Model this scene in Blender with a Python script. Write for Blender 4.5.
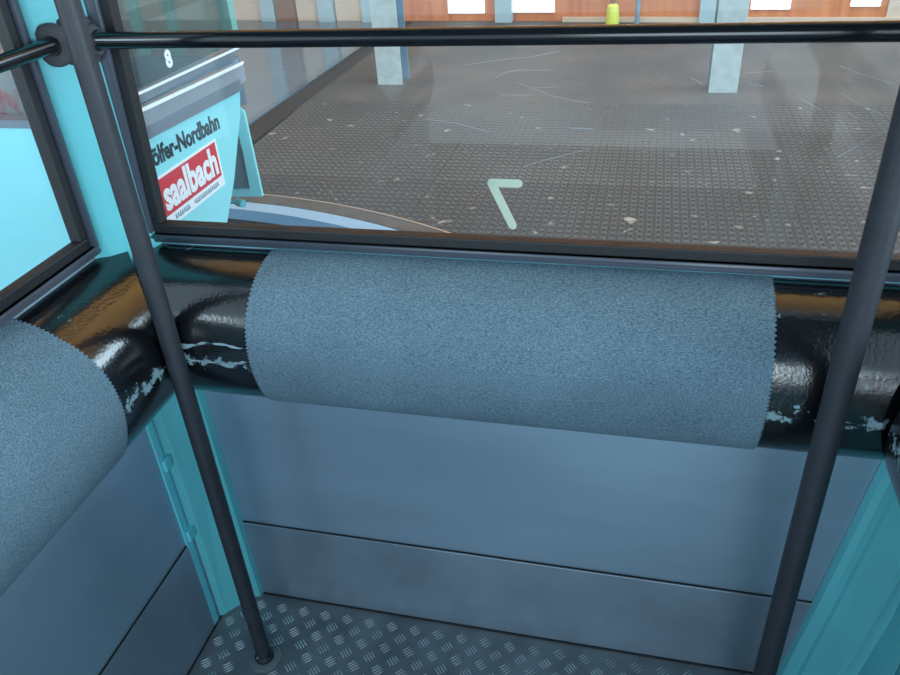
import bpy, bmesh, math, random
from mathutils import Vector, Matrix
random.seed(7)
PI = math.pi
for o in list(bpy.data.objects): bpy.data.objects.remove(o)
S = bpy.context.scene
COL = S.collection

# ---------------------------------------------------------------- camera, light, exposure
cd = bpy.data.cameras.new('camera'); cam = bpy.data.objects.new('camera', cd); COL.objects.link(cam)
cd.sensor_width = 36.0; cd.lens = 773 * 36 / 900; cd.clip_start = 0.02; cd.clip_end = 200
up = Vector((84., -1214.5, -773.)).normalized() * -1
xl = Vector((3334., -262., 773.)).normalized()
xa = (xl - xl.dot(up) * up).normalized(); ya = up.cross(xa)
R = Matrix((xa, ya, up))                      # camera space -> world space
cam.matrix_world = Matrix.Translation((0, 0, 1.65)) @ R.to_4x4()
S.camera = cam

w = bpy.data.worlds.new('World'); S.world = w; w.use_nodes = True
nt = w.node_tree; bg = nt.nodes['Background']
bg.inputs[0].default_value = (0.66, 0.84, 1.0, 1); bg.inputs[1].default_value = 1.5

def area(name, loc, target, sx, sy, power, color):
    l = bpy.data.lights.new(name, 'AREA'); l.shape = 'RECTANGLE'; l.size = sx; l.size_y = sy
    l.energy = power; l.color = color
    o = bpy.data.objects.new(name, l); COL.objects.link(o); o.location = loc
    o.rotation_euler = (Vector(target) - Vector(loc)).to_track_quat('-Z', 'Y').to_euler()
    return o
area('fill_neighbour_front', (-5.0, -2.5, 2.6), (-2.0, 2.2, 0.9), 3.0, 2.0, 230, (0.80, 0.93, 1.0))  # unseen area light, added to brighten the neighbouring cabin's front
area('fill_right', (4.5, -1.2, 1.9), (-1.2, 1.7, 1.15), 2.4, 1.2, 300, (0.86, 0.95, 1.0))  # added fill from the right for the pillar top and the neighbour's side
area('fill_cabin_interior', (0.35, -2.6, 1.7), (0.1, 1.2, 0.45), 1.5, 1.6, 54, (0.74, 0.90, 1.0))  # added light behind the camera that lifts the cabin interior
area('fill_hall_wall', (-0.5, 5.6, 5.4), (-0.5, 9.3, 1.6), 8.0, 1.2, 330, (1.0, 0.95, 0.88))  # invented light out of view, brightens the boards of the far wall
area('fill_hall_roof', (-1.5, 6.6, 3.4), (-1.5, 5.2, 7.0), 7.0, 1.0, 560, (1.0, 0.95, 0.86))  # added unseen light so the roof boards mirror brightly in the vinyl
area('fill_platform', (5.5, 6.5, 4.0), (-1.0, 4.5, 0.0), 3.0, 3.0, 300, (0.72, 0.88, 1.0))  # unseen cool fill added over the platform floor

S.view_settings.view_transform = 'Standard'; S.view_settings.look = 'None'
S.view_settings.exposure = 0.0; S.view_settings.gamma = 1.0
S.view_settings.use_curve_mapping = False

# ---------------------------------------------------------------- materials
def lin(c):
    return tuple(((v/255)/12.92 if v/255 <= 0.04045 else ((v/255+0.055)/1.055)**2.4) for v in c) + (1,)

def mat(name, rgb, rough=0.5, metal=0.0, var=0.0, scale=8.0, bump=0.0, bscale=60.0, stretch=(1,1,1), rgb2=None, spec=0.5, emit=0.0, thr=None):
    m = bpy.data.materials.new(name); m.use_nodes = True
    n = m.node_tree; p = n.nodes['Principled BSDF']
    p.inputs['Roughness'].default_value = rough; p.inputs['Metallic'].default_value = metal
    p.inputs['Specular IOR Level'].default_value = spec
    c = lin(rgb); p.inputs['Base Color'].default_value = c
    tc = n.nodes.new('ShaderNodeTexCoord'); mp = n.nodes.new('ShaderNodeMapping')
    mp.inputs['Scale'].default_value = stretch
    n.links.new(tc.outputs['Object'], mp.inputs['Vector'])
    if var or rgb2:
        nz = n.nodes.new('ShaderNodeTexNoise'); nz.inputs['Scale'].default_value = scale; nz.inputs['Detail'].default_value = 6
        n.links.new(mp.outputs[0], nz.inputs['Vector'])
        r = n.nodes.new('ShaderNodeValToRGB')
        a, b = thr or (0.3, 0.7)
        r.color_ramp.elements[0].position = a; r.color_ramp.elements[1].position = b
        c2 = lin(rgb2) if rgb2 else tuple(v*(1-var) for v in c[:3]) + (1,)
        r.color_ramp.elements[0].color = c2 if not rgb2 else c
        r.color_ramp.elements[1].color = c if not rgb2 else c2
        n.links.new(nz.outputs['Fac'], r.inputs['Fac']); n.links.new(r.outputs['Color'], p.inputs['Base Color'])
    if bump:
        nb = n.nodes.new('ShaderNodeTexNoise'); nb.inputs['Scale'].default_value = bscale; nb.inputs['Detail'].default_value = 3
        n.links.new(mp.outputs[0], nb.inputs['Vector'])
        bn = n.nodes.new('ShaderNodeBump'); bn.inputs['Strength'].default_value = bump; bn.inputs['Distance'].default_value = 0.003
        n.links.new(nb.outputs['Fac'], bn.inputs['Height']); n.links.new(bn.outputs[0], p.inputs['Normal'])
    if emit:
        p.inputs['Emission Color'].default_value = c; p.inputs['Emission Strength'].default_value = emit
    return m

M = {}
M['turq'] = mat('turquoise_paint', (92, 180, 190), 0.38, var=0.10, scale=5)
M['turq_out'] = mat('turquoise_cabin_paint', (142, 222, 230), 0.32, var=0.05, scale=3)
M['turq_worn'] = mat('turquoise_worn_paint', (98, 196, 208), 0.45, rgb2=(150, 160, 165), scale=30, thr=(0.70, 0.74))
M['teal'] = mat('dull_teal_post', (104, 168, 160), 0.5)
M['rubber'] = mat('black_rubber', (20, 24, 28), 0.55, bump=0.1, bscale=200)
M['gasket'] = mat('grey_rubber_gasket', (66, 72, 84), 0.30)
M['pole'] = mat('black_coated_pole', (38, 43, 51), 0.50, var=0.2, scale=20, bump=0.15, bscale=300)
M['gloss'] = mat('black_gloss_rail', (14, 17, 22), 0.16, var=0.3, scale=40)
M['flange'] = mat('dark_plastic_flange', (58, 58, 64), 0.6)
M['chrome'] = mat('bright_metal', (190, 200, 205), 0.3, 0.9)
M['panel'] = mat('aluminium_panel', (160, 188, 208), 0.28, 0.6, var=0.14, scale=2.2, bump=0.08, bscale=90, stretch=(1, 1, 4))
M['kick'] = mat('aluminium_kick_plate', (162, 182, 198), 0.28, 0.65, var=0.28, scale=5, bump=0.12, bscale=40)
M['seam'] = mat('dark_joint', (30, 32, 34), 0.7)
M['chequer'] = mat('chequer_plate_base', (124, 134, 140), 0.40, 0.3, var=0.45, scale=9, bump=0.2, bscale=60)
M['bars'] = mat('chequer_plate_bars', (196, 206, 210), 0.30, 0.7, var=0.2, scale=14)
M['white'] = mat('white_paint', (232, 240, 244), 0.45)
M['red'] = mat('red_sign', (206, 44, 56), 0.4)
M['black'] = mat('black_lettering', (22, 40, 50), 0.5)
M['greytext'] = mat('grey_lettering', (120, 150, 165), 0.5)
M['alu'] = mat('grey_metal_band', (164, 178, 190), 0.35, 0.5, var=0.15, scale=4)
M['alu_dark'] = mat('dark_metal_band', (122, 138, 152), 0.4, 0.5)
M['mint'] = mat('pale_green_sticker', (176, 206, 192), 0.6)
M['orange'] = mat('orange_wood', (206, 134, 84), 0.55, rgb2=(176, 104, 58), scale=2.5, stretch=(6, 1, 0.6))
M['pine'] = mat('pine_boards', (206, 160, 88), 0.55, rgb2=(176, 128, 62), scale=2.5, stretch=(6, .6, 1))
M['cream'] = mat('pale_wall', (200, 188, 172), 0.6, var=0.1)
M['brown'] = mat('brown_post', (130, 96, 74), 0.6)
M['bluepost'] = mat('pale_blue_post', (158, 188, 200), 0.5, var=0.1)
M['galv'] = mat('galvanised_steel', (188, 204, 204), 0.45, 0.15, var=0.22, scale=14)
M['galv_dark'] = mat('galvanised_steel_shaded', (120, 150, 172), 0.45, 0.2)  # shaded copy of the steel for column sides, also on the slim post
M['daylit'] = mat('daylit_window', (235, 246, 255), 0.4, emit=1.1)
M['kerb'] = mat('dark_steel_kerb', (92, 98, 100), 0.5, 0.3, var=0.35, scale=8)
M['kerbline'] = mat('worn_kerb_edge', (196, 190, 180), 0.35, 0.6)
M['bluerail'] = mat('pale_blue_rail', (140, 186, 224), 0.4, var=0.06)
M['pit'] = mat('dark_pit', (50, 54, 54), 0.8, var=0.5, scale=6)
M['shinyfloor'] = mat('polished_floor', (84, 108, 128), 0.10, 0.0, var=0.12, scale=1.2, bump=0.03, bscale=4)
M['lime'] = mat('lime_marker', (206, 222, 96), 0.5)
M['ceil'] = mat('cabin_ceiling', (170, 190, 198), 0.6)
M['redseat'] = mat('red_grey_cloth', (148, 150, 152), 0.9, rgb2=(176, 92, 98), scale=9, thr=(0.48, 0.58), bump=0.5, bscale=60)
M['greyseat'] = mat('grey_rock_cloth', (96, 104, 106), 0.9, var=0.5, scale=30)
M['scratch'] = mat('glass_scratch', (150, 176, 192), 0.5)
M['debris'] = mat('pale_debris', (140, 144, 142), 0.8)

def glass(name, dirt, tint, refl=1.0):
    m = bpy.data.materials.new(name); m.use_nodes = True; n = m.node_tree
    for x in list(n.nodes): n.nodes.remove(x)
    out = n.nodes.new('ShaderNodeOutputMaterial'); tr = n.nodes.new('ShaderNodeBsdfTransparent'); tr.inputs[0].default_value = tint
    gl = n.nodes.new('ShaderNodeBsdfGlossy'); gl.inputs['Roughness'].default_value = 0.03
    lw = n.nodes.new('ShaderNodeLayerWeight'); lw.inputs[0].default_value = 0.5
    pw = n.nodes.new('ShaderNodeMath'); pw.operation = 'POWER'; pw.inputs[1].default_value = 5.0; n.links.new(lw.outputs['Facing'], pw.inputs[0])
    fr = n.nodes.new('ShaderNodeMath'); fr.operation = 'MULTIPLY_ADD'; fr.inputs[1].default_value = 0.9; fr.inputs[2].default_value = 0.03; n.links.new(pw.outputs[0], fr.inputs[0])
    df = n.nodes.new('ShaderNodeBsdfDiffuse'); df.inputs[0].default_value = (0.6, 0.75, 0.85, 1)
    tc = n.nodes.new('ShaderNodeTexCoord'); nz = n.nodes.new('ShaderNodeTexNoise'); nz.inputs['Scale'].default_value = 3.0
    n.links.new(tc.outputs['Object'], nz.inputs['Vector'])
    mu = n.nodes.new('ShaderNodeMath'); mu.operation = 'MULTIPLY'; mu.inputs[1].default_value = dirt*2
    n.links.new(nz.outputs['Fac'], mu.inputs[0])
    m1 = n.nodes.new('ShaderNodeMixShader'); n.links.new(mu.outputs[0], m1.inputs[0]); n.links.new(tr.outputs[0], m1.inputs[1]); n.links.new(df.outputs[0], m1.inputs[2])
    m2 = n.nodes.new('ShaderNodeMixShader'); n.links.new(fr.outputs[0], m2.inputs[0]); n.links.new(m1.outputs[0], m2.inputs[1]); n.links.new(gl.outputs[0], m2.inputs[2])
    n.links.new(m2.outputs[0], out.inputs[0])
    return m
M['glass'] = glass('window_glass', 0.022, (0.93, 0.97, 0.98, 1))
M['glass8'] = glass('neighbour_glass', 0.04, (0.52, 0.60, 0.57, 1))

def carpet_mat():
    m = bpy.data.materials.new('grey_blue_carpet'); m.use_nodes = True; n = m.node_tree; p = n.nodes['Principled BSDF']
    p.inputs['Roughness'].default_value = 0.95; p.inputs['Specular IOR Level'].default_value = 0.15
    tc = n.nodes.new('ShaderNodeTexCoord')
    mp = n.nodes.new('ShaderNodeMapping'); mp.inputs['Scale'].default_value = (0.75, 1.0, 2.0); mp.inputs['Rotation'].default_value = (0, 0.35, 0)
    n.links.new(tc.outputs['Object'], mp.inputs['Vector'])
    nz = n.nodes.new('ShaderNodeTexNoise'); nz.inputs['Scale'].default_value = 330; nz.inputs['Detail'].default_value = 3; nz.inputs['Roughness'].default_value = 0.6
    n.links.new(mp.outputs[0], nz.inputs['Vector'])
    big = n.nodes.new('ShaderNodeTexNoise'); big.inputs['Scale'].default_value = 6; n.links.new(tc.outputs['Object'], big.inputs['Vector'])
    r = n.nodes.new('ShaderNodeValToRGB'); r.color_ramp.elements[0].position = 0.34; r.color_ramp.elements[1].position = 0.68
    r.color_ramp.elements[0].color = lin((78, 106, 124)); r.color_ramp.elements[1].color = lin((134, 162, 178))
    n.links.new(nz.outputs['Fac'], r.inputs[0])
    mx = n.nodes.new('ShaderNodeMixRGB'); mx.blend_type = 'MULTIPLY'; mx.inputs[0].default_value = 0.35
    n.links.new(r.outputs[0], mx.inputs[1]); n.links.new(big.outputs['Fac'], mx.inputs[2]); n.links.new(mx.outputs[0], p.inputs['Base Color'])
    b = n.nodes.new('ShaderNodeBump'); b.inputs['Strength'].default_value = 0.9; b.inputs['Distance'].default_value = 0.004
    n.links.new(nz.outputs['Fac'], b.inputs['Height']); n.links.new(b.outputs[0], p.inputs['Normal'])
    return m
M['carpet'] = carpet_mat()

def vinyl_mat():
    m = bpy.data.materials.new('black_gloss_vinyl'); m.use_nodes = True; n = m.node_tree; p = n.nodes['Principled BSDF']
    tc = n.nodes.new('ShaderNodeTexCoord'); sp = n.nodes.new('ShaderNodeSeparateXYZ'); n.links.new(tc.outputs['Object'], sp.inputs[0])
    nz = n.nodes.new('ShaderNodeTexNoise'); nz.inputs['Scale'].default_value = 34; nz.inputs['Detail'].default_value = 8; nz.inputs['Roughness'].default_value = 0.7
    n.links.new(tc.outputs['Object'], nz.inputs['Vector'])
    # worn band: low on the roll where people lean (height 0.80 .. 0.87)
    mr = n.nodes.new('ShaderNodeMapRange'); mr.inputs[1].default_value = 0.0; mr.inputs[2].default_value = 0.034; mr.inputs[3].default_value = 1; mr.inputs[4].default_value = 0
    d = n.nodes.new('ShaderNodeMath'); d.operation = 'SUBTRACT'; d.inputs[1].default_value = 0.868; n.links.new(sp.outputs['Z'], d.inputs[0])
    ab = n.nodes.new('ShaderNodeMath'); ab.operation = 'ABSOLUTE'; n.links.new(d.outputs[0], ab.inputs[0]); n.links.new(ab.outputs[0], mr.inputs[0])
    mu = n.nodes.new('ShaderNodeMath'); mu.operation = 'MULTIPLY_ADD'; mu.inputs[1].default_value = 0.19; n.links.new(mr.outputs[0], mu.inputs[0]); n.links.new(nz.outputs['Fac'], mu.inputs[2])
    r = n.nodes.new('ShaderNodeValToRGB'); r.color_ramp.elements[0].position = 0.655; r.color_ramp.elements[1].position = 0.70
    r.color_ramp.elements[0].color = (0, 0, 0, 1); r.color_ramp.elements[1].color = (1, 1, 1, 1)
    n.links.new(mu.outputs[0], r.inputs[0])
    mx = n.nodes.new('ShaderNodeMixRGB'); mx.inputs[1].default_value = lin((13, 17, 20)); mx.inputs[2].default_value = lin((120, 150, 160))
    n.links.new(r.outputs[0], mx.inputs[0]); n.links.new(mx.outputs[0], p.inputs['Base Color'])
    rr = n.nodes.new('ShaderNodeMapRange'); rr.inputs[3].default_value = 0.17; rr.inputs[4].default_value = 0.6; n.links.new(r.outputs[0], rr.inputs[0]); n.links.new(rr.outputs[0], p.inputs['Roughness'])
    nb = n.nodes.new('ShaderNodeTexNoise'); nb.inputs['Scale'].default_value = 160; n.links.new(tc.outputs['Object'], nb.inputs['Vector'])
    b = n.nodes.new('ShaderNodeBump'); b.inputs['Strength'].default_value = 0.22; b.inputs['Distance'].default_value = 0.002
    n.links.new(nb.outputs['Fac'], b.inputs['Height']); n.links.new(b.outputs[0], p.inputs['Normal'])
    p.inputs['Specular IOR Level'].default_value = 0.95
    return m
M['vinyl'] = vinyl_mat()

def sticker():
    m = bpy.data.materials.new('pale_green_vinyl'); m.use_nodes = True; n = m.node_tree; p = n.nodes['Principled BSDF']
    p.inputs['Base Color'].default_value = lin((208, 216, 196)); p.inputs['Roughness'].default_value = 0.6
    t = n.nodes.new('ShaderNodeBsdfTranslucent'); t.inputs[0].default_value = lin((236, 246, 238))
    x = n.nodes.new('ShaderNodeMixShader'); x.inputs[0].default_value = 0.5
    n.links.new(p.outputs[0], x.inputs[1]); n.links.new(t.outputs[0], x.inputs[2]); n.links.new(x.outputs[0], n.nodes['Material Output'].inputs[0])
    return m
M['mint'] = sticker()

def matting():
    """ribbed, perforated rubber matting of the platform, laid in large tiles"""
    m = bpy.data.materials.new('ribbed_rubber_matting'); m.use_nodes = True; n = m.node_tree; p = n.nodes['Principled BSDF']
    p.inputs['Roughness'].default_value = 0.65; p.inputs['Specular IOR Level'].default_value = 0.3
    N = n.nodes.new; L = n.links.new
    tc = N('ShaderNodeTexCoord'); sp = N('ShaderNodeSeparateXYZ'); L(tc.outputs['Object'], sp.inputs[0])
    def math_(op, a, b=None):
        x = N('ShaderNodeMath'); x.operation = op
        for i, v in enumerate((a, b)):
            if v is None: continue
            if isinstance(v, (int, float)): x.inputs[i].default_value = v
            else: L(v, x.inputs[i])
        return x.outputs[0]
    fx = math_('SINE', math_('MULTIPLY', sp.outputs['X'], 2*PI/0.046))
    fy = math_('SINE', math_('MULTIPLY', sp.outputs['Y'], 2*PI/0.062))
    rib = math_('GREATER_THAN', fx, -0.2)
    hole = math_('MULTIPLY', math_('GREATER_THAN', fx, 0.25), math_('GREATER_THAN', fy, 0.1))
    v = N('ShaderNodeTexVoronoi'); v.inputs['Scale'].default_value = 0.9; v.distance = 'CHEBYCHEV'; L(tc.outputs['Object'], v.inputs['Vector'])
    br = N('ShaderNodeTexBrick'); br.inputs['Scale'].default_value = 1.0; br.inputs['Brick Width'].default_value = 1.9; br.inputs['Row Height'].default_value = 1.05
    br.inputs['Mortar Size'].default_value = 0.004; br.inputs['Color1'].default_value = lin((76, 80, 82)); br.inputs['Color2'].default_value = lin((94, 100, 102)); br.inputs['Mortar'].default_value = lin((72, 72, 70))
    mp = N('ShaderNodeMapping'); mp.inputs['Location'].default_value = (0.3, -0.22, 0); L(tc.outputs['Object'], mp.inputs[0]); L(mp.outputs[0], br.inputs['Vector'])
    mixA = N('ShaderNodeMixRGB'); mixA.blend_type = 'MULTIPLY'; mixA.inputs[0].default_value = 1; L(br.outputs['Color'], mixA.inputs[1])
    ramp = N('ShaderNodeMapRange'); ramp.inputs[3].default_value = 1.0; ramp.inputs[4].default_value = 0.22; L(hole, ramp.inputs[0])
    ramp2 = N('ShaderNodeMapRange'); ramp2.inputs[3].default_value = 0.5; ramp2.inputs[4].default_value = 1.0; L(rib, ramp2.inputs[0])
    L(math_('MULTIPLY', ramp.outputs[0], ramp2.outputs[0]), mixA.inputs[2])
    # dust specks
    nz = N('ShaderNodeTexNoise'); nz.inputs['Scale'].default_value = 9; nz.inputs['Detail'].default_value = 8; L(tc.outputs['Object'], nz.inputs['Vector'])
    big = N('ShaderNodeTexNoise'); big.inputs['Scale'].default_value = 0.9; big.inputs['Detail'].default_value = 3; L(tc.outputs['Object'], big.inputs['Vector'])
    r = N('ShaderNodeValToRGB'); r.color_ramp.elements[0].position = 0.66; r.color_ramp.elements[1].position = 0.72; L(nz.outputs['Fac'], r.inputs[0])
    mixB = N('ShaderNodeMixRGB'); mixB.inputs[2].default_value = lin((150, 152, 148)); L(r.outputs[0], mixB.inputs[0]); L(mixA.outputs[0], mixB.inputs[1])
    mixC = N('ShaderNodeMixRGB'); mixC.blend_type = 'OVERLAY'; mixC.inputs[0].default_value = 0.6; L(mixB.outputs[0], mixC.inputs[1]); L(big.outputs['Fac'], mixC.inputs[2])
    L(mixC.outputs[0], p.inputs['Base Color'])
    return m
M['matting'] = matting()
M['concrete'] = mat('worn_dark_concrete', (60, 65, 68), 0.7, rgb2=(88, 88, 86), scale=1.6, thr=(0.35, 0.75), bump=0.2, bscale=12)

# ---------------------------------------------------------------- mesh helpers
def obj(name, bm, m, parent=None, smooth=False, loc=None):
    bmesh.ops.remove_doubles(bm, verts=bm.verts, dist=1e-6)
    bmesh.ops.recalc_face_normals(bm, faces=bm.faces)
    me = bpy.data.meshes.new(name); bm.to_mesh(me); bm.free()
    o = bpy.data.objects.new(name, me); COL.objects.link(o)
    for x in (m if isinstance(m, (list, tuple)) else [m]): me.materials.append(M[x] if isinstance(x, str) else x)
    if smooth:
        for p in me.polygons: p.use_smooth = True
        me.set_sharp_from_angle(angle=math.radians(35))
    if parent is not None:
        o.parent = parent
        o.matrix_parent_inverse = Matrix.Translation(-parent.location) if parent.type == 'EMPTY' else Matrix.Identity(4)
    return o
def thing(name, label, cat, loc, group=None):
    o = bpy.data.objects.new(name, None); COL.objects.link(o); o.location = loc; o.empty_display_size = 0.1
    o['label'] = label; o['category'] = cat
    if group: o['group'] = group
    return o
def tag(o, label, cat, group=None):
    o['label'] = label; o['category'] = cat
    if group: o['group'] = group
    return o
def struct(name, bm, m, parent=None, smooth=False, label=None):
    o = obj(name, bm, m, parent, smooth)
    if parent is None: o['kind'] = 'structure'
    if label: o['label'] = label
    return o
def box(bm, x0, x1, y0, y1, z0, z1, bev=0.0):
    r = bmesh.ops.create_cube(bm, size=1.0)
    for v in r['verts']:
        v.co = Vector((x0 + (v.co.x+.5)*(x1-x0), y0 + (v.co.y+.5)*(y1-y0), z0 + (v.co.z+.5)*(z1-z0)))
    if bev:
        es = list({e for v in r['verts'] for e in v.link_edges})
        bmesh.ops.bevel(bm, geom=es, offset=bev, segments=2, affect='EDGES', profile=0.5)
def bx(*a, **k):
    bm = bmesh.new(); box(bm, *a, **k); return bm
def tube(bm, pts, r, seg=20, caps=True):
    rings = []
    pts = [Vector(p) for p in pts]
    for i, p in enumerate(pts):
        t = (pts[min(i+1, len(pts)-1)] - pts[max(i-1, 0)]).normalized()
        a = t.orthogonal().normalized() if i == 0 else (A - A.dot(t)*t).normalized()
        A = a; b = t.cross(a); rr = r[i] if isinstance(r, (list, tuple)) else r
        rings.append([bm.verts.new(p + rr*(math.cos(2*PI*k/seg)*a + math.sin(2*PI*k/seg)*b)) for k in range(seg)])
    for i in range(len(rings)-1):
        for k in range(seg):
            bm.faces.new((rings[i][k], rings[i][(k+1) % seg], rings[i+1][(k+1) % seg], rings[i+1][k]))
    if caps: bm.faces.new(rings[0][::-1]); bm.faces.new(rings[-1])
def prism(bm, poly, f0, f1):
    """poly: list of 2-D points; f0, f1 map a 2-D point to 3-D for the two ends"""
    a = [bm.verts.new(f0(*p)) for p in poly]; b = [bm.verts.new(f1(*p)) for p in poly]
    n = len(poly)
    for i in range(n): bm.faces.new((a[i], a[(i+1) % n], b[(i+1) % n], b[i]))
    bm.faces.new(a[::-1]); bm.faces.new(b)
def xpoly(poly, x0, x1):
    bm = bmesh.new(); prism(bm, poly, lambda y, z: (x0, y, z), lambda y, z: (x1, y, z)); return bm
def ypoly(poly, y0, y1):
    bm = bmesh.new(); prism(bm, poly, lambda x, z: (x, y0, z), lambda x, z: (x, y1, z)); return bm
def zpoly(poly, z0, z1):
    bm = bmesh.new(); prism(bm, poly, lambda x, y: (x, y, z0), lambda x, y: (x, y, z1)); return bm
def text_mesh(s, name, m, parent, mw, size, width=None, offset=0.0, depth=0.0006, height_scale=1.0):
    cu = bpy.data.curves.new(name, 'FONT'); cu.body = s; cu.size = size; cu.offset = offset; cu.extrude = depth; cu.resolution_u = 3
    t = bpy.data.objects.new(name, cu); COL.objects.link(t)
    bpy.context.view_layer.update()
    dg = bpy.context.evaluated_depsgraph_get()
    me = bpy.data.meshes.new_from_object(t.evaluated_get(dg)); bpy.data.objects.remove(t)
    xs = [v.co.x for v in me.vertices]; x0, x1 = min(xs), max(xs)
    k = (width/(x1-x0)) if width else 1
    for v in me.vertices: v.co = mw @ Vector(((v.co.x-x0)*k, v.co.y*height_scale, v.co.z))
    me.materials.clear(); me.materials.append(M[m]); me.name = name
    o = bpy.data.objects.new(name, me); COL.objects.link(o)
    o.parent = parent
    o.matrix_parent_inverse = Matrix.Translation(-parent.location) if parent.type == 'EMPTY' else Matrix.Identity(4)
    return o

# ---------------------------------------------------------------- cabin shell
XL, XR, YB, YF = -0.98, 0.56, 1.205, -1.0
ZT = 2.15
XG0, XG1 = -0.888, 0.46        # glass opening of the back window
# floor plate with raised five-bar pattern
bm = bmesh.new(); box(bm, XL-.04, XR+.04, YF, YB+.04, -0.03, 0.0)
floor = struct('floor', bm, 'chequer')
bm = bmesh.new()
a = 0.0300
def bar(bm, x, y, ang, L=0.022, W=0.0034, h=0.0012):
    c, s = math.cos(ang), math.sin(ang)
    base = [(-L/2, 0), (-L/4, W/2), (L/4, W/2), (L/2, 0), (L/4, -W/2), (-L/4, -W/2)]
    lo = [bm.verts.new((x+c*u-s*v, y+s*u+c*v, 0.0002)) for u, v in base]
    hi = [bm.verts.new((x+c*u*.6-s*v*.4, y+s*u*.6+c*v*.4, h)) for u, v in base]
    for i in range(6): bm.faces.new((lo[i], lo[(i+1) % 6], hi[(i+1) % 6], hi[i]))
    bm.faces.new(hi)
for i in range(0, 52):
    for j in range(0, 22):
        if (i+j) % 2: continue
        x = -.915 + (i-2)*a; y = YB - .0415 + a - j*.031
        if x < XL+.018 or y > YB-.018: continue
        if (x + y < -0.0 - 0.0 and y < 1.10 and x < -0.97) or x > XR: continue
        if y > 1.1 and x < -0.98 + (y-1.10)*.9: continue
        if (x+.806)**2 + (y-1.016)**2 < .05**2: continue
        ang = math.radians(45) if j % 2 else math.radians(135)
        for k in range(4):
            off = (k-1.5)*0.0070
            bar(bm, x - off*math.sin(ang), y + off*math.cos(ang), ang, L=0.024 if k in (0, 3) else 0.028)
bmesh.ops.recalc_face_normals(bm, faces=bm.faces)
me = bpy.data.meshes.new('raised_bars'); bm.to_mesh(me); bm.free(); me.materials.append(M['bars'])
o = bpy.data.objects.new('raised_bars', me); COL.objects.link(o); o.parent = floor

# back wall: lower panel with ends beside the window
bm = bmesh.new()
box(bm, -0.945, XR, YB, YB+.03, 0.0, 1.06)
box(bm, -0.98, XG0-.02, YB+.012, YB+.03, 1.06, ZT); box(bm, XG1+.02, XR, YB+.012, YB+.03, 1.06, ZT)
box(bm, XG0-.02, XG1+.02, YB+.012, YB+.03, 1.93, ZT)
struct('wall_back', bm, 'panel')
# left wall
YG0, YG1 = -0.55, 1.068
bm = bmesh.new()
box(bm, XL-.03, XL, YF, 1.115, 0.0, 1.06)
box(bm, XL-.03, XL-.012, YF, YG0-.02, 1.06, ZT); box(bm, XL-.03, XL-.012, YG1+.02, YB, 1.06, ZT); box(bm, XL-.03, XL-.012, YG0-.02, YG1+.02, 1.93, ZT)
struct('wall_left', bm, 'panel')
bm = bmesh.new()
box(bm, XR, XR+.03, YF, YB+.03, 0.0, 1.06)
box(bm, XR+.012, XR+.03, YF, -0.5, 1.06, ZT); box(bm, XR+.012, XR+.03, 1.06, YB+.03, 1.06, ZT); box(bm, XR+.012, XR+.03, -0.5, 1.06, 1.93, ZT)
struct('wall_right', bm, 'turq')
struct('ceiling', bx(XL-.03, XR+.03, YF, YB+.03, ZT, ZT+.04), 'ceil')

# kick plates (overlap the wall foot, with a dark joint line above)
bm = bx(-0.905, XR-.005, YB-.006, YB-.0005, 0.004, 0.262, bev=0.0015)
kb = struct('baseboard_back', bm, 'kick')
obj('joint', bx(-0.905, XR-.005, YB-.004, YB-.0005, 0.262, 0.2645), 'seam', kb)
obj('floor_joint', bx(-0.905, XR-.005, YB-.009, YB-.0005, 0.0002, 0.004), 'seam', kb)
bm = bx(XL+.0005, XL+.006, YF, 1.112, 0.004, 0.292, bev=0.0015)
kl = struct('baseboard_left', bm, 'kick')
obj('joint', bx(XL+.0005, XL+.004, YF, 1.112, 0.292, 0.2945), 'seam', kl)
obj('floor_joint', bx(XL+.0005, XL+.009, YF, 1.112, 0.0002, 0.004), 'seam', kl)

# turquoise corner pillar (chamfer with slim return flange on the window side)
def pillar(z0, z1, d):
    p = [(XL+.0005, 1.100), (XL+.006+d, 1.108), (XL+.017+d, 1.119), (-0.922+d, 1.176-d), (-0.914+d, 1.1815-d), (-0.897+d, 1.186-d), (-0.893+d, 1.2045), (XL+.0005, 1.2045)]
    bm = bmesh.new(); rows = []
    for z in (z0, .65, z1): rows.append([bm.verts.new((x-(.020*min(z, .65) if x > -.95 else 0), y, z)) for x, y in p])
    for a_, b_ in zip(rows[:-1], rows[1:]):
        for k in range(8): bm.faces.new((a_[k], a_[(k+1) % 8], b_[(k+1) % 8], b_[k]))
    bm.faces.new(rows[0][::-1]); bm.faces.new(rows[-1]); return bm
pl = struct('trim_1', pillar(0.002, ZT-.001, 0.0), 'turq', label='turquoise painted corner pillar between the two windows')
for zz in (0.30, 0.52):
    obj('hinge_lug', bx(XL+.001, XL+.014, 1.085, 1.111, zz, zz+.032, bev=.003), 'turq_worn', pl)
struct('trim_3', bx(XL+.0005, XL+.0065, 1.078, 1.0995, 0.002, 0.80, bev=.002), 'turq_worn')

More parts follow.
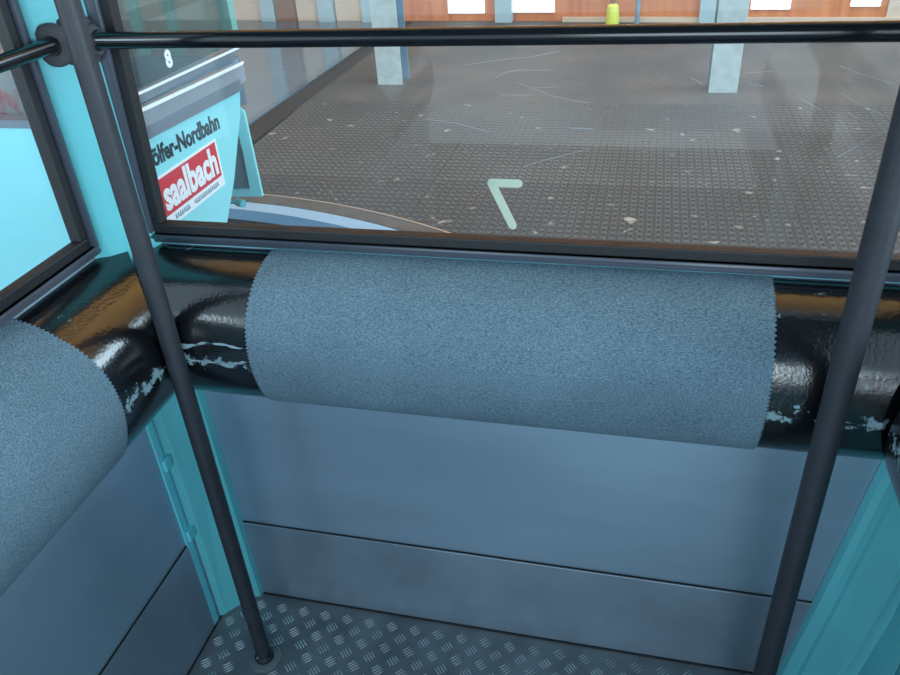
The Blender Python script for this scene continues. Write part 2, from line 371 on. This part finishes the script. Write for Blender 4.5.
# slanted ribbed door post in the right corner
def slant(bm, prof, zs):
    rows = []
    for z, ox in zs: rows.append([bm.verts.new((ox + x, YB - y, z)) for x, y in prof])
    n = len(prof)
    for i in range(len(rows)-1):
        for k in range(n): bm.faces.new((rows[i][k], rows[i][(k+1) % n], rows[i+1][(k+1) % n], rows[i+1][k]))
    bm.faces.new(rows[0][::-1]); bm.faces.new(rows[-1])
bm = bmesh.new()
prof = [(0, .002), (.004, .022), (.016, .030), (.028, .030), (.031, .040), (.075, .082), (.084, .083), (.094, .060), (.118, .068), (.140, .125), (.152, .128), (.165, .118), (.19, .145), (.215, .21), (.215, .002)]
slant(bm, prof, [(0.002, .384), (0.33, .424), (0.727, .470)])
for v in bm.verts: v.co.x = min(v.co.x, XR-.001)
t2 = struct('trim_2', bm, 'turq', label='slanted ribbed turquoise door post in the right corner')

struct('trim_4', bx(-.892, XR-.001, YB-.006, YB-.0003, 1.0285, 1.0325), 'turq')
# windows: rubber gasket with ribs, dark inner lip, glass
def window(n, horiz, a0, a1, z0, z1, wall, inward, label):
    """rectangular window in a wall; horiz='x' (back wall) or 'y' (side wall)"""
    def bb(bm, p0, p1, d0, d1, q0, q1, bev=0):
        lo, hi = sorted((wall + inward*d0, wall + inward*d1))
        if horiz == 'x': box(bm, p0, p1, lo, hi, q0, q1, bev=bev)
        else: box(bm, lo, hi, p0, p1, q0, q1, bev=bev)
    root = bmesh.new()
    def ring(bm, o, i, d0, d1, bev):
        bb(bm, a0-o, a1+o, d0, d1, z0-o, z0-i, bev); bb(bm, a0-o, a1+o, d0, d1, z1+i, z1+o, bev)
        bb(bm, a0-o, a0-i, d0, d1, z0-i, z1+i, bev); bb(bm, a1+i, a1+o, d0, d1, z0-i, z1+i, bev)
    ring(root, .019, 0.0, -.012, .012, .002)
    fr = struct('window_%d' % n, root, 'rubber', smooth=False, label=label)
    g = bmesh.new(); ring(g, .038, .026, .001, .016, .004); ring(g, .030, .0195, .001, .020, .004)
    obj('gasket', g, 'gasket', fr, smooth=True)
    gl = bmesh.new(); bb(gl, a0-.004, a1+.004, -.010, -.006, z0-.004, z1+.004)
    p = obj('glass_pane', gl, 'glass', fr)
    return fr, p
w1, pane1 = window(1, 'x', XG0, XG1, 1.071, 1.92, YB, -1, 'back window with black rubber gasket')
w2, pane2 = window(2, 'y', YG0, YG1, 1.088, 1.92, XL, 1, 'left side window with black rubber gasket')
w3, pane3 = window(3, 'y', -0.47, 1.03, 1.088, 1.92, XR, -1, 'right side window with black rubber gasket')

# the left jamb of the back window leans slightly inwards towards the top
for o in (w1, *w1.children):
    for v in o.data.vertices:
        if v.co.x < -.5: v.co.x = max(v.co.x, -.914) + (v.co.z-1.071)*(.050 if v.co.x > -.909 else .012)
# mirrored 7 stuck on the outside of the back window
bm = bmesh.new()
def capsule(bm, x0, z0, x1, z1, r, y0, y1):
    d = Vector((x1-x0, z1-z0)).normalized(); ang = math.atan2(d.y, d.x); poly = []
    for k in range(9): t = ang - PI/2 + PI*k/8; poly.append((x1+r*math.cos(t), z1+r*math.sin(t)))
    for k in range(9): t = ang + PI/2 + PI*k/8; poly.append((x0+r*math.cos(t), z0+r*math.sin(t)))
    prism(bm, poly, lambda x, z: (x, y0, z), lambda x, z: (x, y1, z))
capsule(bm, -0.2455, 1.1665, -0.2000, 1.1665, .0072, YB+.0115, YB+.0125)
capsule(bm, -0.2455, 1.1650, -0.2110, 1.0900, .0072, YB+.0113, YB+.0127)
obj('number_sticker', bm, 'mint', w1)['label'] = 'pale green number 7 seen mirrored from inside'
# scratches on the outer face of the pane
def on_glass(px, py, y=YB+.0113):
    d = R @ Vector((px-450, 337.5-py, -773)); return Vector((0, 0, 1.65)) + d*(y/d.y)
bm = bmesh.new()
SC = [((465,65),(500,60),(530,57),(560,51)), ((495,78),(506,72),(520,70),(550,70)), ((518,83),(540,91),(557,98)), ((555,96),(575,101),(588,103)),
      ((500,95),(530,95)), ((533,88),(558,87)), ((525,166),(545,160),(565,155),(588,149)), ((425,119),(455,123),(490,132)),
      ((570,128),(593,129)), ((802,100),(812,105),(821,110)), ((840,66),(860,74),(880,80),(896,84)), ((840,92),(855,102),(872,110),(888,117)),
      ((838,157),(848,151),(858,145),(868,138),(886,131)), ((690,77),(702,84)), ((746,73),(775,71)), ((748,84),(763,86)), ((660,78),(668,78)), ((848,113),(858,118))]
for s in SC:
    for a_, b_ in zip(s[:-1], s[1:]):
        p, q = on_glass(*a_), on_glass(*b_); d = (q-p).normalized(); nrm = Vector((-d.z, 0, d.x))*0.00022*random.uniform(.6, 1.3)
        vs = [bm.verts.new(p+nrm), bm.verts.new(q+nrm), bm.verts.new(q-nrm), bm.verts.new(p-nrm)]
        vs2 = [bm.verts.new(v.co + Vector((0, .0003, 0))) for v in vs]
        bm.faces.new(vs); bm.faces.new(vs2[::-1])
        for i in range(4): bm.faces.new((vs[i], vs2[i], vs2[(i+1) % 4], vs[(i+1) % 4]))
obj('scratches', bm, 'scratch', w1)

# ---------------------------------------------------------------- padded leaning rolls
PROF = [(0, 1.0245), (.04, 1.0235), (.08, 1.014), (.115, .996), (.148, .965), (.164, .93), (.1695, .895), (.167, .86), (.158, .825), (.145, .795), (.125, .768), (.095, .745), (.05, .730), (0, .728)]
def dense(prof, n):
    P = [Vector((a, b)) for a, b in prof]; d = [0]
    # Catmull-Rom
    out = []
    for i in range(len(P)-1):
        p0, p1, p2, p3 = P[max(i-1, 0)], P[i], P[i+1], P[min(i+2, len(P)-1)]
        for k in range(n):
            t = k/n
            out.append(0.5*((2*p1)+(-p0+p2)*t+(2*p0-5*p1+4*p2-p3)*t*t+(-p0+3*p1-3*p2+p3)*t**3))
    out.append(P[-1]); return [(max(v.x, 0.0), v.y) for v in out]
def roll(bm, prof, mapf, s0, s1, cut0=0, cut1=0, nseg=2):
    """profile (u, z) swept from s0 to s1; cut shifts each end by u (mitre)"""
    rows = []
    for i in range(nseg+1):
        t = i/nseg
        rows.append([bm.verts.new(mapf(s0+cut0*u + (s1+cut1*u - s0-cut0*u)*t, u, z)) for u, z in prof])
    n = len(prof)
    for i in range(nseg):
        for k in range(n): bm.faces.new((rows[i][k], rows[i][(k+1) % n], rows[i+1][(k+1) % n], rows[i+1][k]))
    bm.faces.new(rows[0][::-1]); bm.faces.new(rows[-1])
def sleeve(bm, prof, mapf, s0, s1, th=.0045, zig=.0022):
    """carpet wrapped round the roll with pinked edges"""
    pr = dense(prof, 10); n = len(pr); outer = []; 
    for i, (u, z) in enumerate(pr):
        a = Vector(pr[max(i-1, 0)]); b = Vector(pr[min(i+1, n-1)]); t = (b-a).normalized(); nn = Vector((-t.y, t.x))
        if nn.x < 0 and i > 3: nn = nn
        nn = Vector((-t.y, t.x)); c = Vector((.05, .87)); 
        if nn.dot(Vector((u, z))-c) < 0: nn = -nn
        outer.append((max(u+nn.x*th, .0006), z+nn.y*th))
    inner = [(max(u, .0006), z) for u, z in pr]
    rows = []
    for e, s in enumerate((s0, s0+.006, s1-.006, s1)):
        o_, i_ = [], []
        for k in range(n):
            sh = 0
            if e == 0: sh = -zig if k % 2 else zig
            if e == 3: sh = zig if k % 2 else -zig
            o_.append(bm.verts.new(mapf(s+sh, *outer[k]))); i_.append(bm.verts.new(mapf(s+sh, inner[k][0]-.0002 if inner[k][0] > .001 else inner[k][0], inner[k][1])))
        rows.append((o_, i_))
    for e in range(3):
        for k in range(n-1):
            bm.faces.new((rows[e][0][k], rows[e][0][k+1], rows[e+1][0][k+1], rows[e+1][0][k]))
            bm.faces.new((rows[e][1][k], rows[e+1][1][k], rows[e+1][1][k+1], rows[e][1][k+1]))
    for e in (0, 3):
        for k in range(n-1): bm.faces.new((rows[e][0][k], rows[e][1][k], rows[e][1][k+1], rows[e][0][k+1]))
D = dense(PROF, 4)
DL = D
fb = lambda s, u, z: (s, YB-.001-u, z)
fl = lambda s, u, z: (XL+.001+u*.88, s, z-.004+(+.018*(1-u/.09) if z > .9 and u < .09 else 0))
frt = lambda s, u, z: (XR-.001-u, s, z-.02)
G = 'padded leaning rolls under the windows'
XRC = XR
def leaning_roll(label, mapf, s0, s1, c0, c1, k0, k1, loc):
    t = thing('leaning_bolster', label, 'padded leaning roll', loc)
    bm = bmesh.new(); roll(bm, D, mapf, s0, s1, c0, c1, 24); obj('vinyl_roll', bm, 'vinyl', t, smooth=True)
    if k0 is not None:
        bm = bmesh.new(); sleeve(bm, PROF, mapf, k0, k1)
        o = obj('carpet_sleeve', bm, 'carpet', t, smooth=True); o['label'] = 'grey blue carpet sleeve with pinked edges'
    return t
tb = leaning_roll('black vinyl leaning roll with long grey carpet sleeve under the back window', fb, -0.974, XR-.008, 1.0, -1.0, -.664, .2165, (-.2, YB-.1, .69))
tl = leaning_roll('black vinyl leaning roll with grey carpet sleeve under the left side window', fl, -0.60, YB-.016, 0, -1.0, -.05, .876, (XL+.1, .4, .69))
tr = leaning_roll('black leaning roll cut off by the right edge beside the right pole', frt, -0.60, YB-.016, 0, -1.0, None, None, (XR-.1, .3, .69))
# ring-shaped scuff left of the sleeve on the back roll, and worn patches
def prof_at(z):
    for (u0, z0), (u1, z1) in zip(D[:-1], D[1:]):
        if z0 >= z >= z1 and z < 1.0: return u0 + (u1-u0)*(z0-z)/(z0-z1+1e-9)
    return .2
bm = bmesh.new(); N_ = 60; cxr, czr = -.735, .893
def ringpt(k, rr):
    t = 2*PI*k/N_; jit = 1 + .05*math.sin(5*t) + .03*math.sin(11*t+1)
    x = cxr + .078*rr*jit*math.cos(t) ; z = czr + .020*rr*jit*math.sin(t) + .04*(x-cxr)
    return Vector(fb(x, prof_at(z)+.0009, z))
for k in range(N_):
    w_ = .07 + .08*abs(math.sin(2.3*k)) + (.20 if N_*.35 < k < N_*.6 else 0)
    w2_ = .07 + .08*abs(math.sin(2.3*(k+1))) + (.20 if N_*.35 < k+1 < N_*.6 else 0)
    p = [ringpt(k, 1+w_), ringpt(k+1, 1+w2_), ringpt(k+1, 1-w2_*.6), ringpt(k, 1-w_*.6)]
    if p[0].x > -.667 or p[1].x > -.667: continue
    bm.faces.new([bm.verts.new(v) for v in p])
M['scuff'] = mat('pale_scuff', (126, 150, 160), 0.7, rgb2=(30, 40, 46), scale=60, thr=(0.52, 0.60))
ob = obj('scuff_mark', bm, 'scuff', tb); ob['label'] = 'pale worn ring on the black vinyl'

# ---------------------------------------------------------------- handrails and poles
def handrail(label, p0, p1, r, flange_at, fdir, loc, fr_=.034):
    t = thing('handrail', label, 'handrail', loc)
    n = 24; pts = [Vector(p0).lerp(Vector(p1), i/n) for i in range(n+1)]
    bm = bmesh.new(); tube(bm, pts, r, 24); obj('rail', bm, 'gloss', t, smooth=True)
    d = Vector(fdir).normalized(); c = Vector(flange_at)
    bm = bmesh.new(); tube(bm, [c, c+d*.002, c+d*.010, c+d*.014], [fr_-.002, fr_, fr_, fr_-.004], 32); f = obj('flange', bm, 'flange', t, smooth=True)
    bm = bmesh.new(); tube(bm, [c+d*.012, c+d*.020], [r+.004, r+.002], 24); obj('collar', bm, 'rubber', f, smooth=True)
    return t
hb = handrail('black glossy horizontal handrail across the back window', (-.905, 1.166, 1.4125), (XR-.002, 1.166, 1.4125), .0135, (-.905, 1.168, 1.4125), (1, 0, 0), (-.9, 1.166, 1.41), .026)
hl = handrail('short visible black handrail along the left side window', (-.940, 1.122, 1.416), (-.940, -.9, 1.416), .0125, (-.945, 1.134, 1.414), (.15, -1, 0), (-.94, 1.12, 1.41))
bm = bmesh.new(); box(bm, -.952, -.900, 1.150, 1.1815, 1.375, 1.45, bev=.008); obj('bracket', bm, 'flange', hb)

def pole(label, x, y, r, H_):
    t = thing('grab_pole', label, 'grab pole', (x, y, 0))
    bm = bmesh.new(); tube(bm, [(x, y, z) for z in (0.012, .4, .8, 1.2, 1.6, H_)], r, 32); obj('pole_tube', bm, 'pole', t, smooth=True)
    bm = bmesh.new(); tube(bm, [(x, y, .0005), (x, y, .004), (x, y, .007)], [.040, .040, .034], 40)
    f = obj('floor_flange', bm, 'chequer', t, smooth=True)
    bm = bmesh.new(); tube(bm, [(x, y, .006), (x, y, .016), (x, y, .020)], [r+.005, r+.005, r+.0005], 32); obj('base_ring', bm, 'rubber', f, smooth=True)
    bm = bmesh.new(); q = Vector((x-.004, y-r-.002, .030)); tube(bm, [q, q+Vector((0, -.003, .0))], .0035, 12); obj('set_screw', bm, 'chrome', t)
    bm = bmesh.new(); tube(bm, [(x, y, H_-.01), (x, y, H_)], .035, 32); obj('ceiling_flange', bm, 'rubber', t, smooth=True)
    return t
pole('dark grab pole on the left, standing on the chequer plate floor', -.806, 1.016, .0175, ZT)
pole('dark grab pole on the right, in front of the black end of the roll', .2975, .989, .0195, ZT)

# ---------------------------------------------------------------- station outside
CX, CY = -2.70, 0.60
def arc(r, t): return (CX + r*math.sin(t), CY + r*math.cos(t))
bm = bmesh.new()
A0, A1, NA = -1.2, 1.45, 60
inn = [arc(3.525, A0 + (A1-A0)*i/NA) for i in range(NA+1)]
# platform matting, its edge follows the kerb arc
GX = -2.80
poly_pts = [p for p in inn if p[0] >= GX]
outer = [(4.6, poly_pts[-1][1]), (4.6, 6.1), (GX, 6.1)]
bm = zpoly(poly_pts + outer, -.16, -.10)
pf = struct('platform_floor', bm, 'matting', label='dark ribbed and perforated rubber matting of the platform')
struct('hall_floor', zpoly([(GX, 6.1), (4.6, 6.1), (4.6, 9.6), (GX, 9.6)], -.16, -.1005), 'concrete', label='worn dark concrete at the back of the hall')
struct('polished_floor', zpoly([(-8, 3.0), (-5.6, 4.0)] + [p for p in [arc(3.525, A0+(A1-A0)*i/NA) for i in range(NA+1)] if -5.4 < p[0] < GX-.20] + [(GX-.20, 9.8), (-8, 9.9)], -.16, -.101), 'shinyfloor', label='polished blue grey floor strip left of the matting')
struct('channel_floor', bx(GX-.20, GX, 4.1, 9.7, -.16, -.104), 'seam')
struct('pit_floor', bx(-9, 5, -4, 6, -.9, -.55), 'pit')
def ringseg(r0, r1, z0, z1, a0=A0, a1=A1, n=80):
    bm = bmesh.new(); P = [[arc(r, a0+(a1-a0)*i/n) for i in range(n+1)] for r in (r0, r1)]
    v = [[bm.verts.new((*p, z)) for p in row] for row, z in ((P[0], z0), (P[1], z0), (P[1], z1), (P[0], z1))]
    for i in range(n):
        for k in range(4): bm.faces.new((v[k][i], v[(k+1) % 4][i], v[(k+1) % 4][i+1], v[k][i+1]))
    bm.faces.new([v[k][0] for k in range(4)][::-1]); bm.faces.new([v[k][-1] for k in range(4)]); return bm
ke = thing('platform_kerb', 'curved dark steel platform kerb with pale blue buffer rail below window 8', 'kerb', (CX, CY, -.3))
obj('kerb_plate', ringseg(3.40, 3.512, -.16, -.1005), 'kerb', ke)
obj('bright_edge', ringseg(3.513, 3.524, -.16, -.097), 'kerbline', ke)
obj('buffer_rail', ringseg(3.29, 3.398, -.17, -.103), 'bluerail', ke)['label'] = 'pale blue rail strip'
obj('kerb_skirt', ringseg(2.75, 3.288, -.60, -.19), 'pit', ke)
ke['label'] = 'curved dark steel platform kerb with a pale blue rail strip'

# dust and paper bits on the matting are stuff nobody could count
bm = bmesh.new()
for i in range(320):
    x = random.uniform(-2.5, 2.0); y = random.uniform(3.6, 6.0) if random.random() < .6 else random.gauss(4.5, .3)
    if random.random() < .5: x = random.gauss(-1.9, .35)
    if math.hypot(x-CX, y-CY) < 3.56 or y > 6: continue
    s = random.choice((.003, .004, .005)); t = random.uniform(0, PI); L = s*random.uniform(.7, 1.8)
    c, sn = math.cos(t), math.sin(t)
    v = [bm.verts.new((x+c*u-sn*q, y+sn*u+c*q, z)) for z in (-.0995, -.0975) for u, q in ((-L, -s/2), (L, -s*.3), (L*.8, s/2), (-L*.7, s*.4))]
    bm.faces.new(v[:4][::-1]); bm.faces.new(v[4:])
    for k in range(4): bm.faces.new((v[k], v[(k+1) % 4], v[4+(k+1) % 4], v[4+k]))
de = tag(obj('grit', bm, 'debris'), 'pale grit and paper bits scattered over the dark matting', 'grit'); de['kind'] = 'stuff'

# galvanised columns
def column(label, x0, x1, y0, y1, h, base=True, edge=True):
    t = thing('steel_column', label, 'column', ((x0+x1)/2, (y0+y1)/2, -.1))
    bm = bmesh.new(); box(bm, x0, x1, y0, y0+.014, -.0995, h, bev=.003); obj('front_flange', bm, 'galv', t)
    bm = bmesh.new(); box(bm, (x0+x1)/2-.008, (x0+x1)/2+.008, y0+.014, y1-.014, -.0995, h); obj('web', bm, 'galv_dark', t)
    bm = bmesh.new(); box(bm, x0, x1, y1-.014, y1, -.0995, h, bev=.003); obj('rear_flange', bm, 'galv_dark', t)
    return t
column('galvanised steel column standing left of centre, beyond the window', -2.333, -2.105, 6.62, 6.85, 3.3)
column('galvanised steel column standing right of centre, beyond the window', .453, .668, 6.41, 6.64, 3.3)

# far wall of the hall: base plinth, orange boards, posts, lit windows
W0, W1 = Vector((-8.0, 10.01)), Vector((5.0, 8.756)); wd = (W1-W0).normalized(); wn = Vector((wd.y, -wd.x))   # towards the cabin
def wx(x): return (x-W0.x)/wd.x
def wbox(bm, x0, x1, d0, d1, z0, z1, bev=0):
    b2 = bmesh.new(); box(b2, wx(x0), wx(x1), d0, d1, z0, z1, bev=bev)
    for v in b2.verts:
        p = W0 + wd*v.co.x + wn*v.co.y; v.co = Vector((p.x, p.y, v.co.z))
    me = bpy.data.meshes.new('t'); b2.to_mesh(me); b2.free(); bm.from_mesh(me); bpy.data.meshes.remove(me)
def wobj(name, m, parent, *a, **k):
    bm = bmesh.new(); wbox(bm, *a, **k); return obj(name, bm, m, parent)
bm = bmesh.new(); wbox(bm, -8, 5, -.12, 0, -.16, 7.5); hall = struct('wall_hall_far', bm, 'orange', label='orange boarded far wall of the station hall')
wobj('pale_panel', 'cream', hall, -5.4, -4.84, .001, .03, -.10, 2.6)
wobj('pale_panel', 'cream', hall, -4.36, -4.05, .001, .03, -.10, 2.6)
wobj('pale_panel', 'cream', hall, -3.82, -3.45, .001, .03, -.10, 2.6)
wobj('pale_panel', 'cream', hall, -7.6, -5.45, .001, .03, -.10, 2.6)
wobj('brown_post', 'brown', hall, -4.63, -4.38, .001, .08, -.10, 3.0)
for x0, x1, zb in ((-4.84, -4.65, -.1), (-4.03, -3.84, -.13), (-3.44, -3.24, -.16), (-1.77, -1.58, -.10), (.47, .69, -.1)):
    wobj('pale_post', 'bluepost', hall, x0, x1, .001, .10, zb, 3.0)
for i, (x0, x1, z0) in enumerate(((-2.36, -1.92, -.014), (-1.70, -1.10, -.004), (.70, .868, .025), (.97, 1.352, .025), (1.907, 2.177, .052))):
    f = wobj('lit_pane', 'daylit', hall, x0, x1, .001, .02, z0, 1.05)
wobj('pale_patch', 'cream', hall, 2.25, 3.2, .001, .02, -.1, .6)
wobj('plinth', 'cream', hall, -1.0, 4.9, .0105, .05, -.155, -.05)
struct('ceiling_hall', bx(-8, 5, 2.6, 10, 6.2, 6.3), 'pine', label='orange boarded roof of the station hall')
# lime marker and thin post before the far wall
t = thing('marker_lamp', 'small lime yellow marker on a dark stand before the far wall', 'marker', (-.44, 9.05, -.1))
bm = bmesh.new(); tube(bm, [(-.44, 9.05, -.1), (-.44, 9.05, -.04), (-.44, 9.05, .1), (-.44, 9.05, .13)], [.07, .075, .06, .02], 16); obj('lamp_body', bm, 'lime', t, smooth=True)
bm = bmesh.new(); tube(bm, [(-.44, 9.05, .12), (-.44, 9.05, .9)], .03, 10); obj('stand', bm, 'brown', t)
bm = bmesh.new(); tube(bm, [(-.18, 9.1, -.1), (-.18, 9.1, 1.2)], .025, 10); tag(obj('slim_post', bm, 'galv_dark'), 'slim dark post right of the lime marker', 'post')
struct('wall_hall_left', bx(-8.1, -8.0, -3, 10, -.6, 7.5), 'orange', label='orange boarded left wall of the station hall')

# ---------------------------------------------------------------- neighbouring cabin number 8
X8, Y8 = -1.60, 1.971
c8 = thing('gondola_cabin', 'turquoise gondola cabin number 8 with red and white sign, seen through the glass', 'gondola cabin', (-2.3, 2.45, 0.0))
sp = obj('side_panel', xpoly([(Y8+.001, .93), (2.872, .890), (2.862, .845), (2.835, .78), (2.77, .69), (2.68, .56), (2.56, .43), (2.38, .22), (2.05, .18), (Y8+.001, .20)], X8-.03, X8), 'turq_out', c8)
bd = obj('metal_band', xpoly([(Y8+.001, .905), (2.845, .885), (2.92, .90), (2.915, .965), (Y8+.001, .995)], X8-.03, X8+.012), 'alu', c8)
obj('highlit_trim', xpoly([(Y8+.001, .990), (2.90, .962), (2.915, .972), (Y8+.001, 1.002)], X8+.0125, X8+.020), 'white', bd)  # metal strip on the band, its bright highlight painted white
obj('lower_band', xpoly([(Y8+.001, .900), (2.86, .872), (2.862, .915), (Y8+.001, .938)], X8+.0125, X8+.016), 'alu_dark', bd)
obj('upper_trim', xpoly([(Y8+.001, 1.003), (2.90, 1.005), (2.94, 1.018), (Y8+.001, 1.040)], X8-.03, X8+.004), 'alu_dark', c8)
obj('highlit_sill', xpoly([(Y8+.001, 1.036), (2.92, 1.020), (2.93, 1.028), (Y8+.001, 1.044)], X8+.0045, X8+.010), 'white', c8)  # sill strip with its highlight put into the white colour
obj('front_panel', bx(-3.1, X8-.001, Y8-.03, Y8, .18, 1.005), 'turq_out', c8)
obj('front_sill', bx(-3.1, X8+.005, Y8-.034, Y8+.02, 1.006, 1.03), 'alu_dark', c8)
obj('far_panel', bx(-3.12, -3.09, Y8+.001, 2.92, .18, 1.0), 'turq', c8)
obj('cabin_floor', bx(-3.08, X8-.031, Y8+.001, 2.90, .16, .20), 'chequer', c8)
obj('roof', bx(-3.15, X8+.03, Y8-.05, 2.98, 1.98, 2.1, bev=.03), 'turq_out', c8)
# end frame with grey infill
ef = obj('end_panel', ypoly([(-1.90, .42), (-1.64, .425), (-1.655, .80), (-1.90, .80)], 2.905, 2.925), 'alu_dark', c8)
obj('end_frame', ypoly([(-1.640, .800), (-1.613, .775), (-1.605, .405), (-1.90, .392), (-1.90, .420), (-1.658, .436), (-1.655, .60), (-1.662, .77)], 2.890, 2.904), 'turq_out', ef)
obj('upper_end_panel', ypoly([(-3.08, .80), (-1.605, .80), (-1.60, .99), (-3.08, 1.0)], 2.905, 2.925), 'alu_dark', c8)
bm = bmesh.new(); tube(bm, [(-1.735, 2.895, .372), (-1.70, 2.88, .372)], .018, 14); tube(bm, [(-1.77, 2.89, .372), (-1.735, 2.89, .372)], .008, 10); obj('door_knob', bm, 'turq', c8)
# window posts and panes
for y in (2.36, 2.555, 2.925):
    obj('window_post', bx(-1.655, -1.610, y+.005, y+.045, 1.02, 1.98), 'teal', c8) if y > 2.9 else obj('window_post', bx(-3.09, -3.05, y-.02+.30, y+.04+.30, 1.0, 1.98), 'teal', c8)
obj('window_post', bx(-3.09, -1.63, 2.905, 2.925, 1.90, 1.98), 'teal', c8)
for x in (-2.02, -1.86, -2.55):
    obj('rear_post', bx(x-.022, x+.022, 2.905, 2.925, 1.0, 1.90), 'teal', c8)
obj('side_pane', bx(X8-.012, X8-.006, Y8+.03, 2.92, 1.043, 1.97), 'glass8', c8)
n8 = text_mesh('8', 'number_decal', 'white', c8, Matrix(((0, 0, 1, X8-.0050), (1, 0, 0, 2.420), (0, 1, 0, 1.066), (0, 0, 0, 1))), .075, .040, offset=.0035)
n8['label'] = 'white number 8'
# lettering and sign
mx_ = lambda y, z, sh=0.0: Matrix(((0, 0, 1, X8+.0009), (1, 0, 0, y), (sh, 1, 0, z), (0, 0, 0, 1)))
text_mesh('Zwölfer-Nordbahn', 'lettering', 'black', sp, mx_(2.095, .800, -.03), .085, .565, offset=.0030, height_scale=1.0)
sg = obj('sign_board', bx(X8+.0002, X8+.0022, 2.160, 2.607, .574, .758), 'white', sp)
obj('red_field', bx(X8+.0024, X8+.0032, 2.186, 2.594, .616, .749), 'red', sg)
tx = text_mesh('saalbach', 'sign_lettering', 'white', sg, Matrix(((0, 0, 1, X8+.0040), (1, 0, 0, 2.200), (0, 1, 0, .636), (0, 0, 0, 1))), .112, .378, offset=.0042, height_scale=1.30)
for k0, k1, y in ((0, 7, 2.24), (7, 20, 2.375)):
    bm = bmesh.new(); box(bm, X8+.0024, X8+.0027, y, y+(k1-k0)*.0145, .588, .592)
    for k in range(k0, k1):
        box(bm, X8+.0023, X8+.0030, y, y+.008, .585+.004*(k % 3 == 1), .604); y += .0145
    obj('small_print', bm, 'greytext', sg)
# inside: leaning roll and seat cloth seen above the front sill
obj('inner_cushion', bx(-3.06, -2.2, 2.60, 2.86, .80, 1.06, bev=.05), 'redseat', c8)
